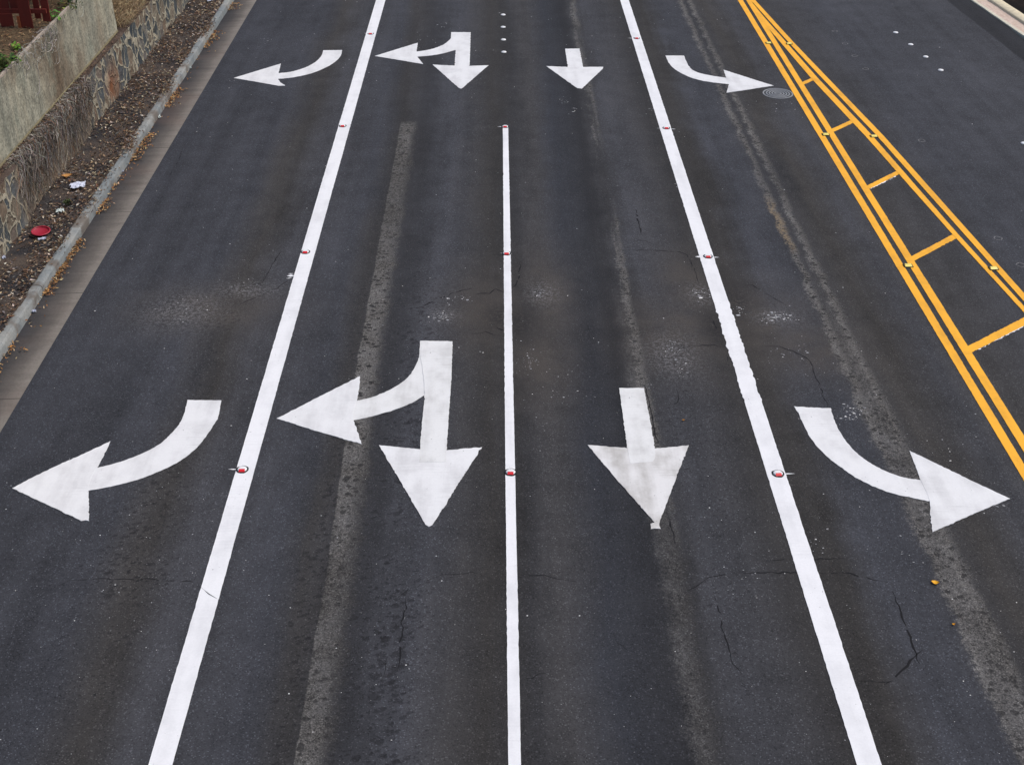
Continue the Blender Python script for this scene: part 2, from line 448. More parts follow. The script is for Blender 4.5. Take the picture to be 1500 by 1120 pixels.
road = link('road', rv, rf, [MA, M_CRACK], midx=rm)
tag(road, 'dark worn asphalt road with grey wheel tracks and fine cracks', kind='structure')

# gutter
gv, gf = [], []
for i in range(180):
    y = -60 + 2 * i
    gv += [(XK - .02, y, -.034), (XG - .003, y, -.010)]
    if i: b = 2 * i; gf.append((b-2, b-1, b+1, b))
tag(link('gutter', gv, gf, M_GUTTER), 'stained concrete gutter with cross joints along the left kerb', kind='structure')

def sweep(name, prof, y0, y1, dy, mat, jit=.0, xfun=None, seed=0, kind='structure', label=None):
    v, f = [], []; n = len(prof); k = int((y1 - y0) / dy)
    for i in range(k + 1):
        y = y0 + i * dy
        for j, (x, z) in enumerate(prof):
            nx = mnoise.noise(Vector((seed + j * .35, y * 1.3, 0))) * jit
            nz = mnoise.noise(Vector((seed + 9 + j * .35, y * 1.6, 3))) * jit
            v.append((x + (xfun(y) if xfun else 0) + nx, y, z + nz))
        if i:
            for j in range(n - 1):
                a = (i-1)*n + j; b = i*n + j
                f.append((a, a+1, b+1, b))
    o = link(name, v, f, mat, smooth=(name != 'kerb'))
    if kind: tag(o, label, kind=kind)
    return o
kp = [(-7.245, -.05), (-7.25, .03), (-7.258, .098), (-7.268, .118), (-7.288, .128), (-7.34, .131), (-7.385, .130), (-7.405, .12), (-7.42, .0)]
sweep('kerb', kp, -40, 120, .15, M_KERB, .015, label='rounded grey concrete kerb stained with earth along the left gutter')

# verge: earth strip between the kerb and the stone wall
vv, vf = [], []
NX = 12; y0, y1, dy = -20, 110, .12
ny = int((y1 - y0) / dy)
for i in range(ny + 1):
    y = y0 + i * dy
    for j in range(NX + 1):
        t = j / NX; x = -7.37 - t * 1.15
        z = .108 + .08 * t + mnoise.noise(Vector((x * 2.2, y * 2.2, 0))) * .028 + mnoise.noise(Vector((x * 7, y * 7, 4))) * .012
        if j == 0: z = .118 + mnoise.noise(Vector((0, y * .9, 7))) * .04
        vv.append((x, y, z))
    if i:
        for j in range(NX):
            a = (i-1)*(NX+1)+j; b = i*(NX+1)+j
            vf.append((a, b, b+1, a+1))
tag(link('verge', vv, vf, M_SOIL, smooth=True), 'dark earth strip between the left kerb and the stone wall', kind='structure')

# right side: kerb, pavers, coping, planting bed
def xr(y): return max(-.1, min(.6, (34.3 - y) * .08)) if y < 34.3 else (34.3 - y) * .02
rp = [(12.85, -.05), (12.855, .022), (12.865, .030), (12.945, .036), (12.95, .0)]
sweep('kerb', rp, -40, 120, .5, M_KERBR, .005, xr, 3, label='pale kerb along the right edge of the road')
sweep('pavement', [(12.95, .032), (13.27, .038)], -40, 120, .5, M_PAVER, .004, xr, 5, label='narrow pinkish paved strip behind the right kerb')
o = sweep('coping', [(13.265, .02), (13.27, .085), (13.285, .10), (13.54, .105), (13.56, .095), (13.565, .0)], -40, 120, .5, M_COPING, .010, xr, 6, kind=None)
o.name = 'garden_edging'; tag(o, 'low cream concrete edging between pink paving and dark planting bed', 'edging')
sweep('planting_bed', [(13.57, .06), (16, .08), (60, .06)], -40, 120, .5, M_BED, .02, xr, 8, label='near-black bed beyond the cream edging')

# ------------------------------------------------------------------ left walls and bank
ZL = 1.18; XF = -8.27; XU = -8.46; ZT = 2.50
YE = at(173, 47, ZL).y                 # end of the upper concrete wall
Y1 = at(47, 319, .2).y                 # step in the stone wall face
def facex(y, z):
    x = XF + (.10 if y < Y1 else 0.0)
    if Y1 <= y < 24.3: x += .03
    return x - (z - .1) * .03
v, f = [], []; nz = 14
Yl = []
y = -6.0
while y < 70:
    Yl.append(y)
    y += .07 if 14 < y < 40 else .4
for yy in (Y1 - .001, Y1 + .001): Yl.append(yy)
Yl.sort()
for i, y in enumerate(Yl):
    for j in range(nz + 1):
        z = -.1 + (ZL + .1) * j / nz
        c = mnoise.noise(Vector((y * 3.2, z * 3.4, 1))) * .035 + mnoise.noise(Vector((y * 8, z * 8, 5))) * .012
        zz = z + (mnoise.noise(Vector((y * 1.4, 2, 2))) * .04 + mnoise.noise(Vector((y * 5, 2, 8))) * .02 if j == nz else 0)
        v.append((facex(y, z) + c, y, zz))
    v.append((XU - .25, y, ZL + mnoise.noise(Vector((y * 2, 5, 1))) * .02))
    n = nz + 2
    if i:
        for j in range(n - 1):
            a = (i-1)*n + j; b = i*n + j
            f.append((a, b, b+1, a+1))
mi = [1 if (k % (nz + 1)) == nz else 0 for k in range(len(f))]
w = link('stone_wall', v, f, [M_STONE, M_LEDGE], midx=mi)
tag(w, 'low rubble stone wall with pale raised mortar beside the leaf-strewn verge', 'wall')

# upper concrete wall
root = empty('concrete_wall', (0, 0, 0))
tag(root, 'tall weathered concrete wall with brown stains, standing on the stone wall', 'wall')
v, f = [], []; ys_ = [-6 + i * .1 for i in range(int((YE + 6) / .1))] + [YE]
nz = 14; n = nz + 1
def ztop(y): return ZT + (y - 22) * .012 + mnoise.noise(Vector((y * .8, 1, 1))) * .03 + mnoise.noise(Vector((y * 5, 1, 6))) * .012
for i, y in enumerate(ys_):
    for j in range(n):
        t = j / nz; z = ZL - .06 + (ztop(y) - ZL + .06) * t
        x = XU - .02 * t + mnoise.noise(Vector((y * 1.2, z * 1.2, 3))) * .012 + mnoise.noise(Vector((y * 7, z * 7, 9))) * .006
        v.append((x, y, z))
    if i:
        for j in range(nz):
            a = (i-1)*n + j; b = i*n + j; f.append((a, b, b+1, a+1))
k = len(v)                                     # end face
for j in range(n):
    x, y, z = v[(len(ys_)-1)*n + j]; v.append((x - .2, y, z))
for j in range(nz): f.append(((len(ys_)-1)*n + j, k + j, k + j + 1, (len(ys_)-1)*n + j + 1))
link('wall_face', v, f, M_CONC, root)
v, f = [], []
for i, y in enumerate(ys_):
    zt = ztop(y)
    x0 = XU - .02 + mnoise.noise(Vector((y * 6, 3, 3))) * .012
    v += [(x0 + .004, y, zt - .035), (x0 + .002, y, zt + .006), (x0 - .02, y, zt + .012), (x0 - .05, y, zt + .0)]
    if i:
        for j in range(3):
            a = 4*(i-1)+j; f.append((a, a+4, a+5, a+1))
link('wall_cap', v, f, M_CAP, root)
v, f = [], []                                   # pale mortar fillet at the foot
for i, y in enumerate(ys_):
    q = mnoise.noise(Vector((y * 4, 8, 3))) * .01
    v += [(XU + .022 + q, y, ZL + .012), (XU + .020 + q, y, ZL + .03), (XU + .006, y, ZL + .05)]
    if i:
        for j in range(2):
            a = 3*(i-1)+j; f.append((a, a+3, a+4, a+1))
link('foot_moulding', v, f, plain('mossy_fillet', (.19,.165,.10), .9, .2, .4, 14), root)

# bank behind the walls
v, f = [], []; NXB = 40
ys_b = [-6 + i * .35 for i in range(int(90 / .35))]
def bankz(x, y):
    t = min(1, max(0, (y - YE + .02) / .22))
    d = -(x - (XU - .06))
    zi = ztop(min(y, YE)) - .03 + d * .03
    zo = min(ZL + .03 + max(0, d) * 1.5, 2.55 + d * .03)
    return zi * (1 - t) + zo * t + (mnoise.noise(Vector((x * 1.5, y * 1.5, 2))) * .06 + mnoise.noise(Vector((x * 5, y * 5, 2))) * .02) * min(1, d * 3 + .1)
for i, y in enumerate(ys_b):
    for j in range(NXB + 1):
        x = XU - .06 - 22 * (j / NXB) ** 2.2
        v.append((x, y, bankz(x, y)))
    if i:
        for j in range(NXB):
            a = (i-1)*(NXB+1)+j; b = i*(NXB+1)+j; f.append((a, b, b+1, a+1))
tag(link('bank', v, f, M_BANK, smooth=True), 'raised earth bank behind the left walls', kind='structure')

# ------------------------------------------------------------------ leaf / blade / strand builders
def add_leaf(V, Fc, C, p, l, w, yaw, pitch, roll, col, curl=.25):
    ca, sa = math.cos(yaw), math.sin(yaw)
    b = len(V)
    for (u, s, h) in ((-.5, 0, 0), (-.1, .5, curl*.5), (.5, 0, curl), (-.1, -.5, curl*.5), (.0, 0, -.05)):
        X = u * l; Y = s * w; Z = h * l * .5 + Y * math.sin(roll) + X * math.sin(pitch)
        V.append((p[0] + X*ca - Y*sa, p[1] + X*sa + Y*ca, p[2] + Z)); C.append(col)
    Fc += [(b, b+4, b+1), (b+1, b+4, b+2), (b, b+3, b+4), (b+3, b+2, b+4)]
def jc(c, k=.3):
    m = 1 + R.uniform(-k, k)
    return tuple(max(.003, q * m * (1 + R.uniform(-.08, .08))) for q in c)
DRY = [(.15,.092,.058)]*5 + [(.095,.060,.042)]*6 + [(.060,.044,.038)]*5 + [(.25,.175,.115)]*3 + [(.40,.32,.22)]*4 + [(.19,.105,.055)]*2 + [(.15,.14,.14)]*4 + [(.55,.50,.43)]*2
def vz(x, y):
    t = (-7.37 - x) / 1.15
    return .112 + .08 * t + mnoise.noise(Vector((x * 2.2, y * 2.2, 0))) * .028
V, Fc, C = [], [], []
for _ in range(17000):
    y = R.uniform(12, 40); t = R.random(); x = -7.38 - t * .9
    dn = mnoise.noise(Vector((x * 1.3, y * .9, 11)))
    if dn < R.uniform(-.75, .12) - (.1 if t < .4 else -.05): continue
    l = R.uniform(.025, .09); 
    add_leaf(V, Fc, C, (x, y, vz(x, y) + R.uniform(.004, .035)), l, l * R.uniform(.22, .5), R.uniform(0, 6.28), R.uniform(-.4, .4), R.uniform(-.5, .5), jc(R.choice(DRY)))
# leaves drifted over the kerb and against it in the gutter
GOLD = [(.36,.20,.08), (.46,.30,.14), (.26,.13,.055), (.52,.40,.24), (.15,.08,.04), (.40,.18,.06)]
for (ya, yb, n, wid) in ((350, 432, 420, .14), (290, 312, 110, .17), (195, 235, 260, .2), (130, 158, 220, .2), (45, 72, 200, .22), (5, 16, 90, .25), (170, 290, 60, .22),
                         (432, 520, 26, .28), (500, 560, 60, .15), (236, 290, 30, .2), (72, 130, 25, .25)):
    A = at(0, yb).y; B = at(0, ya).y
    for _ in range(n):
        y = R.uniform(A, B); x = -7.245 + abs(R.gauss(0, wid * .5))
        if (x + 7.245) > wid * 1.5: continue
        l = R.uniform(.03, .075)
        add_leaf(V, Fc, C, (x, y, -.02 + R.uniform(0, .04)), l, l * R.uniform(.25, .5), R.uniform(0, 6.28), R.uniform(-.5, .5), R.uniform(-.6, .6), jc(R.choice(GOLD)))
for yy, sp_, n in ((222, .32, 420), (138, .32, 420), (50, .4, 420), (308, .3, 120), (370, .3, 60), (95, .3, 60), (270, .4, 60)):
    yc = at(150, yy).y
    for _ in range(n):
        y = R.gauss(yc, sp_); x = R.uniform(-7.44, -7.25); l = R.uniform(.03, .07)
        add_leaf(V, Fc, C, (x, y, .134 - max(0, x + 7.29) * 1.3 + R.uniform(0, .02)), l, l * .4, R.uniform(0, 6.28), R.uniform(-.4, .4), R.uniform(-.4, .4), jc(R.choice(DRY)))
tag(link('leaf_litter', V, Fc, M_TINT, cols=C), 'dry brown leaves strewn over the left verge and drifted into the gutter', 'leaf litter', kind='stuff')

# litter on the bank behind the wall
V, Fc, C = [], [], []
for _ in range(2600):
    y = R.uniform(18, 29); x = XU - .1 - abs(R.gauss(0, .8)); l = R.uniform(.03, .08)
    add_leaf(V, Fc, C, (x, y, bankz(x, y) + R.uniform(.005, .04)), l, l * .45, R.uniform(0, 6.28), R.uniform(-.4, .4), R.uniform(-.4, .4), jc(R.choice([(.16,.095,.05), (.22,.14,.07), (.09,.05,.03), (.30,.2,.11)])))
for _ in range(700):
    y = R.uniform(18, 33); x = R.uniform(XU + .02, XF - .02); l = R.uniform(.03, .07)
    add_leaf(V, Fc, C, (x, y, ZL + R.uniform(.005, .03)), l, l * .45, R.uniform(0, 6.28), R.uniform(-.4, .4), R.uniform(-.4, .4), jc(R.choice([(.14,.09,.06), (.09,.06,.045), (.22,.15,.1)])))
tag(link('leaf_mulch', V, Fc, M_TINT, cols=C), 'brown dead leaves on the earth behind the concrete wall and along its foot', 'leaf litter', kind='stuff')

def strand(V, Fc, C, pts, r0, r1, col, sides=3):
    base = None; n = len(pts)
    for i, p in enumerate(pts):
        t = (pts[min(i+1, n-1)] - pts[max(i-1, 0)])
        if t.length < 1e-6: t = Vector((0, 0, 1))
        t.normalize(); u = t.orthogonal().normalized(); w_ = t.cross(u)
        r = r0 + (r1 - r0) * i / max(1, n - 1); b = len(V)
        for k in range(sides):
            a = 6.2832 * k / sides
            V.append(tuple(p + u * math.cos(a) * r + w_ * math.sin(a) * r)); C.append(col)
        if base is not None:
            for k in range(sides):
                Fc.append((base + k, base + (k+1) % sides, b + (k+1) % sides, b + k))
        base = b

# dry grass on the bank past the end of the concrete wall
V, Fc, C = [], [], []
for _ in range(9000):
    y = R.uniform(YE + .03, YE + 11); x = XU + .12 - abs(R.gauss(0, .9)); z = bankz(min(x, XU - .05), y)
    L = R.uniform(.15, .5); a = R.gauss(.3, 1.1); col = jc(R.choice([(.34,.25,.14), (.25,.17,.09), (.44,.34,.20), (.20,.13,.075), (.52,.42,.26)]), .2)
    d = Vector((math.cos(a), math.sin(a), 0)); P = [Vector((x, y, z))]
    lean = R.uniform(.5, 1.3)
    for k in range(1, 4):
        s_ = k / 3; P.append(P[0] + d * L * lean * s_ * s_ * .8 + Vector((0, 0, L * .5 * (s_ - .55 * s_ * s_ * lean))))
    side = Vector((-d.y, d.x, 0)) * R.uniform(.004, .009); b = len(V)
    for k, p in enumerate(P):
        w_ = side * (1 - k / 3.2); V += [tuple(p + w_), tuple(p - w_)]; C += [col, col]
        if k: Fc.append((b+2*k-2, b+2*k-1, b+2*k+1, b+2*k))
tag(link('dry_grass', V, Fc, M_TWIG, cols=C), 'tan dead grass covering the bank beyond the concrete wall', 'dry grass', kind='stuff')

# curtain of dry roots hanging over the stone wall
V, Fc, C = [], [], []
for _ in range(1500):
    y = R.uniform(Y1 + .05, 24.5)
    dn = mnoise.noise(Vector((y * 2.2, 1, 4))) + .5 * mnoise.noise(Vector((y * 7, 1, 9)))
    if dn < R.uniform(-.7, .35): continue
    L = R.uniform(.15, 1.2) * (.75 + .5 * dn); x0 = R.uniform(XU + .02, facex(y, ZL) - .02); yy = y + R.gauss(0, .14)
    P = [Vector((x0, yy, ZL + R.uniform(.0, .05)))]
    xx = facex(y, ZL) + R.uniform(.015, .07); P.append(Vector((xx - .03, y + R.gauss(0, .05), ZL + R.uniform(-.02, .06))))
    k = 6; yy = y; dr = R.gauss(0, .05)
    for i in range(1, k + 1):
        yy += R.gauss(0, .035) + dr; z = max(.12, ZL - L * i / k)
        P.append(Vector((max(xx, facex(yy, z) + .03) + R.gauss(0, .015) + .05 * (i / k), yy, z)))
    strand(V, Fc, C, P, R.uniform(.003, .009), .002, jc(R.choice([(.25,.225,.195), (.19,.155,.125), (.36,.34,.31), (.20,.125,.08), (.13,.12,.11), (.30,.275,.25), (.09,.075,.065)])))
tag(link('dry_creeper', V, Fc, M_TWIG, cols=C), 'curtain of grey-brown dead creeper hanging over the stone wall', 'creeper')

# pale tangle of bare vine on top of the concrete wall
def tangle(name, yc, yw, n, zc, zw, label, big=.25):
    V, Fc, C = [], [], []
    for _ in range(n):
        y = R.gauss(yc, yw); z = zc(y) + R.uniform(-zw, .05); P = []; a = R.uniform(0, 6.28); x = XU + .03 + R.uniform(0, .03)
        rad = R.uniform(.04, big); da = R.choice((-1, 1)) * R.uniform(.3, .7)
        for i in range(R.randint(5, 11)):
            P.append(Vector((x + R.gauss(0, .012), y, z))); a += da + R.gauss(0, .2)
            y += math.cos(a) * rad * .5; z += math.sin(a) * rad * .4
            if z > zc(y) + .06: z = zc(y) + .06
            if z > zc(y) - .02: x -= R.uniform(0, .05)
        strand(V, Fc, C, P, R.uniform(.003, .006), .003, jc(R.choice([(.36,.35,.32), (.28,.27,.25), (.42,.41,.37), (.2,.19,.17)])))
    return tag(link(name, V, Fc, M_TWIG, cols=C), label, 'vine')
yv = at(58, 68, 2.3).y
tangle('bare_vine', yv, .45, 70, lambda y: ztop(y) - .02, .35, 'big pale tangle of leafless vine hanging over the concrete wall top')
tangle('bare_vine', at(20, 98, 2.3).y, .28, 22, lambda y: ztop(y) - .02, .2, 'small pale sprig of leafless vine near the left end of the concrete wall')
tangle('bare_vine', at(107, 20, 2.3).y, .16, 7, lambda y: ztop(y) - .02, .15, 'thin looped leafless vine on the far part of the concrete wall')

# ------------------------------------------------------------------ plants and red fence behind the wall
def weed(px, py, n, size, label, cols, z=None, name='weed'):
    z = ztop(20) if z is None else z
    p = at(px, py, z); root = empty(name, p); tag(root, label, 'plant')
    V, Fc, C = [], [], []; V2, F2, C2 = [], [], []
    for _ in range(max(3, n // 6)):
        e = Vector((R.gauss(0, size * .4), R.gauss(0, size * .4), R.uniform(.4, 1) * size))
        strand(V2, F2, C2, [Vector((0, 0, -.05)), e * .5, e], .006, .003, (.10,.13,.04))
    for _ in range(n):
        q = Vector((R.gauss(0, size * .45), R.gauss(0, size * .45), R.uniform(.1, 1) * size)); l = R.uniform(.05, .11)
        add_leaf(V, Fc, C, q, l, l * .6, R.uniform(0, 6.28), R.uniform(-.6, .6), R.uniform(-.6, .6), jc(R.choice(cols)))
    link('foliage', V, Fc, M_GREEN, root, cols=C); link('stem', V2, F2, M_TWIG, root, cols=C2)
BRI = [(.12,.27,.025), (.18,.34,.04), (.08,.2,.012), (.25,.36,.06)]
MID = [(.05,.11,.018), (.035,.08,.014), (.08,.14,.022), (.09,.11,.03)]
weed(27, 73, 26, .11, 'small green weed on the brown leaves behind the concrete wall', BRI)
weed(25, 90, 14, .09, 'bright green leaf cluster poking over the concrete wall edge', BRI)
weed(3, 100, 160, .26, 'dark green weed clump at the left edge behind the concrete wall', MID + BRI[2:3])
weed(-22, 118, 120, .26, 'wide dark green clump behind the near end of the concrete wall', MID)
weed(80, 31, 50, .2, 'bright green leafy sprig beside the red fence', [(.05,.2,.012), (.08,.26,.03), (.12,.3,.04)])
weed(98, 14, 22, .16, 'yellow-green sprig leaning over the concrete wall beyond the red fence', [(.25,.30,.06), (.32,.3,.08), (.14,.2,.04)])
# yellowish tufts on the face
weed(100, 298, 26, .07, 'tiny dull green weed on the verge between the two white scraps', [(.07,.10,.04), (.05,.075,.03), (.10,.12,.05)], .17)
def shrub(px, py, rx, ry, rz, n, label):
    z = 2.45; p = at(px, py, z); root = empty('shrub', p); tag(root, label, 'shrub')
    V, Fc, C = [], [], []; V2, F2, C2 = [], [], []
    for _ in range(14):
        e = Vector((R.gauss(0, rx * .4), R.gauss(0, ry * .4), R.uniform(.5, 1.1) * rz)); strand(V2, F2, C2, [Vector((R.gauss(0,.1), R.gauss(0,.1), -.1)), e * .5 + Vector((R.gauss(0,.05),0,0)), e], .02, .006, (.05,.035,.025), 5)
    clumps = [(Vector((R.uniform(-1, 1) * rx, R.uniform(-1, 1) * ry, R.uniform(.05, 1) * rz)), R.choice([.7, 1, 1.3])) for _ in range(30)]
    for _ in range(n):
        c_, k_ = R.choice(clumps); q = c_ + Vector((R.gauss(0, .12), R.gauss(0, .12), R.gauss(0, .11))); q.z = max(.02, q.z); l = R.uniform(.05, .12)
        col = R.choice([(.022,.05,.010), (.03,.065,.012), (.05,.07,.014), (.014,.03,.008), (.09,.08,.012)])
        add_leaf(V, Fc, C, q, l, l * .5, R.uniform(0, 6.28), R.uniform(-.9, .9), R.uniform(-.9, .9), jc(tuple(k_ * u for u in col)))
    link('foliage', V, Fc, M_GREEN, root, cols=C); link('stem', V2, F2, M_TWIG, root, cols=C2)
shrub(86, -8, .55, 1.1, .7, 2200, 'dark green shrub beside the red fence behind the concrete wall')
shrub(45, -95, 1.6, 1.2, 1.5, 3500, 'dense dark shrub standing behind the red fence')
shrub(-75, -60, 1.0, 2.0, 1.8, 3000, 'dark shrub left of the red fence')

# red board fence
pf = at(31, 44, 2.46); root = empty('board_fence', pf); tag(root, 'dark red wooden board fence standing behind the concrete wall', 'fence')
S_ = 1.0
v, f = [], []
def board(name, x0, x1, y0, y1, z0, z1, mat, tilt=0):
    v, f = [], []; box(v, f, x0, x1, y0, y1, z0, z1)
    o = link(name, v, f, mat, root); o.rotation_euler = (0, tilt, 0); return o
board('post', -.03, .02, -.03, .02, -.08, .26, M_REDTRIM)
board('rail', -.75, .52, .03, .08, .30, .38, M_REDWOOD)
board('rail', -.75, .50, .10, .15, .80, .90, M_REDWOOD)
for x0, x1, z0, z1, y in ((.02, .24, .02, .7, -.01), (-.36, -.12, .06, .30, .0), (-.62, -.40, .10, 1.3, .09), (-.38, -.17, .30, 1.4, .085), (-.15, .05, .31, 1.35, .09), (.07, .22, .46, 1.4, .09), (.26, .37, .18, 1.3, .12), (.41, .55, .14, .98, .10), (-.86, -.65, .2, 1.3, .09)):
    board('board', x0, x1, y, y + .025, z0, z1, M_REDWOOD, R.uniform(-.02, .02))

# ------------------------------------------------------------------ painted markings
def catmull(P, n=6):
    if len(P) < 3: return list(P)
    out = []
    for i in range(len(P) - 1):
        p0 = P[max(0, i-1)]; p1 = P[i]; p2 = P[i+1]; p3 = P[min(len(P)-1, i+2)]
        for k in range(n):
            t = k / n
            out.append(tuple(.5 * ((2*p1[a]) + (-p0[a]+p2[a])*t + (2*p0[a]-5*p1[a]+4*p2[a]-p3[a])*t*t + (-p0[a]+3*p1[a]-3*p2[a]+p3[a])*t**3) for a in (0, 1)))
    out.append(P[-1]); return out

def slab(name, world, z, mat, parent, jit=.004, th=.004, rag=.0, org=None):
    """flat sheet of paint with a slightly uneven edge; world = outline points"""
    pts = []
    for a, b in zip(world, world[1:] + world[:1]):
        L = (b - a).length; n = max(1, int(L / .035))
        for i in range(n): pts.append(a.lerp(b, i / n))
    res = []
    for i, p in enumerate(pts):
        t = pts[(i+1) % len(pts)] - pts[i-1]; t.z = 0
        if t.length < 1e-6: continue
        t.normalize(); nn = Vector((-t.y, t.x, 0))
        j = R.gauss(0, jit)
        if rag and mnoise.noise(Vector((p.x * 1.5, p.y * 1.5, 5))) > .15: j += R.gauss(0, rag)
        q = p + nn * j
        if org: q = q - org
        res.append(q)
    bm = bmesh.new()
    top = [bm.verts.new((q.x, q.y, z)) for q in res]; bot = [bm.verts.new((q.x, q.y, z - th)) for q in res]
    fc = bm.faces.new(top); n = len(top)
    for i in range(n): bm.faces.new((top[i], bot[i], bot[(i+1) % n], top[(i+1) % n]))
    bm.normal_update()
    if fc.normal.z < 0: bmesh.ops.reverse_faces(bm, faces=bm.faces[:])
    bmesh.ops.triangulate(bm, faces=[fc], ngon_method='EAR_CLIP')
    me = bpy.data.meshes.new(name); bm.to_mesh(me); bm.free(); me.materials.append(mat)
    o = bpy.data.objects.new(name, me); COL.objects.link(o)
    if parent: o.parent = parent
    return o

def arrow(label, ox, oy, k, shafts, heads, base, mat=None, over=False):
    mat = mat or M_ARROW
    tr = lambda p: (ox + p[0] * k, oy + p[1] * k)
    org = at(*tr(base)); root = empty('lane_arrow', org)
    tag(root, label, 'arrow', 'white lane arrows on the road')
    for nm, E1, E2 in shafts:
        e1 = catmull([tr(p) for p in E1]); e2 = catmull([tr(p) for p in E2])
        slab(nm, [at(*p) for p in e1 + e2[::-1]], .0046 if nm == 'curved_shaft' else (.0105 if over else .0062), M_ARROWB if over else mat, root, .0025, .004 if not over else .008, .004, org)
    for hd in heads:
        slab('arrowhead', [at(*tr(p)) for p in hd], .0085, mat, root, .0025, .0065, .004, org)
    return root
LA1 = [(982,93),(960,175),(930,230),(885,280),(840,320),(770,360),(690,395),(600,425),(512,446),(450,458)]
LA2 = [(1158,95),(1140,180),(1100,250),(1050,320),(980,385),(910,430),(800,480),(700,515),(580,545),(463,566),(420,572)]
arrow('nearer left-turn arrow in the kerb lane, with a big dirty arrowhead by the left edge', 0, 560, .28, [('shaft', LA1, LA2)],
      [[(65,555),(180,493),(300,436),(440,375),(578,308),(545,380),(510,446),(480,490),(463,545),(463,566),(466,650),(468,727),(425,725),(300,665),(180,610)]], (1000,200))
k = 420 / 1470
arrow('nearer two-headed arrow pointing left and straight, left of the centre line', 380, 480, k,
      [('stem', [(824,69),(822,140),(835,200),(847,345),(835,470),(822,640),(820,690)], [(990,72),(985,250),(972,430),(960,625),(955,690)]),
       ('curved_shaft', [(930,90),(860,70),(824,100),(818,150),(803,190),(770,245),(710,295),(640,332),(570,358),(500,375),(450,385)], [(930,260),(870,325),(847,345),(780,385),(700,418),(610,445),(540,463),(484,474),(450,480)])],
      [[(92,466),(300,358),(515,250),(512,310),(500,375),(478,440),(484,478),(525,598),(470,582),(250,518)],
       [(613,603),(820,624),(960,629),(1140,614),(1010,815),(920,960),(885,1012),(868,1021),(850,1008),(760,850)]], (900,90), None, True)
arrow('nearer straight arrow right of the centre line, grimy with tyre marks', 780, 520, .28,
      [('stem', [(453,175),(497,490),(512,570)], [(583,175),(640,490),(630,560)])],
      [[(287,471),(400,481),(497,488),(640,490),(740,482),(817,473),(745,660),(682,830),(664,872),(668,908),(620,910),(618,884),(640,876),(585,815),(430,640)]], (520,180), M_ARROWD, True)
k = 370 / 1500
arrow('nearer right-turn arrow in the lane beside the yellow lines', 1130, 560, k,
      [('shaft', [(352,155),(375,230),(410,300),(450,360),(500,415),(560,462),(640,510),(720,545),(800,568),(885,580),(960,592)],
        [(138,145),(180,230),(220,310),(270,380),(340,450),(420,510),(500,565),(600,615),(720,660),(830,685),(940,707),(980,712)])],
      [[(820,407),(1100,543),(1415,692),(1180,790),(957,890),(945,800),(940,707),(920,650),(885,580)]], (240,150))
arrow('farther left-turn arrow in the kerb lane', 330, 0, .28,
      [('shaft', [(512,265),(505,290),(480,320),(440,345),(390,365),(340,378),(278,385),(255,388)], [(612,264),(600,300),(560,335),(510,362),(450,385),(380,402),(320,411),(275,414),(255,415)])],
      [[(45,410),(290,335),(285,360),(278,385),(275,414),(290,435),(315,450),(280,451),(150,428)]], (560,265))
arrow('farther two-headed arrow pointing left and straight, beyond the start of the centre line', 330, 0, .28,
      [('stem', [(1183,170),(1181,200),(1195,225),(1205,262),(1202,300),(1200,345),(1200,365)], [(1284,171),(1281,260),(1278,345),(1277,365)]),
       ('curved_shaft', [(1240,172),(1190,176),(1178,205),(1140,235),(1080,258),(1000,272),(985,274)], [(1240,235),(1215,256),(1205,262),(1140,280),(1080,291),(1005,298),(985,301)])],
      [[(783,295),(1007,226),(1003,250),(1000,272),(1005,299),(1035,337)], [(1085,340),(1205,346),(1278,347),(1376,344),(1243,460),(1232,466),(1222,462)]], (1230,172))
arrow('farther straight arrow, alone in the lane with the dark wheel track', 750, 0, .28,
      [('stem', [(278,257),(292,353),(296,375)], [(353,256),(372,353),(374,375)])],
      [[(180,348),(292,353),(372,353),(478,352),(475,361),(365,466),(340,463)]], (315,257))
arrow('farther right-turn arrow pointing at the manhole cover', 750, 0, .28,
      [('shaft', [(900,293),(915,330),(935,360),(970,380),(1030,395),(1120,409),(1150,412)], [(803,293),(820,330),(850,362),(900,392),(960,415),(1030,430),(1135,442),(1160,444)])],
      [[(1107,367),(1240,410),(1368,450),(1240,470),(1122,487),(1130,462),(1135,441),(1120,408)]], (850,293))

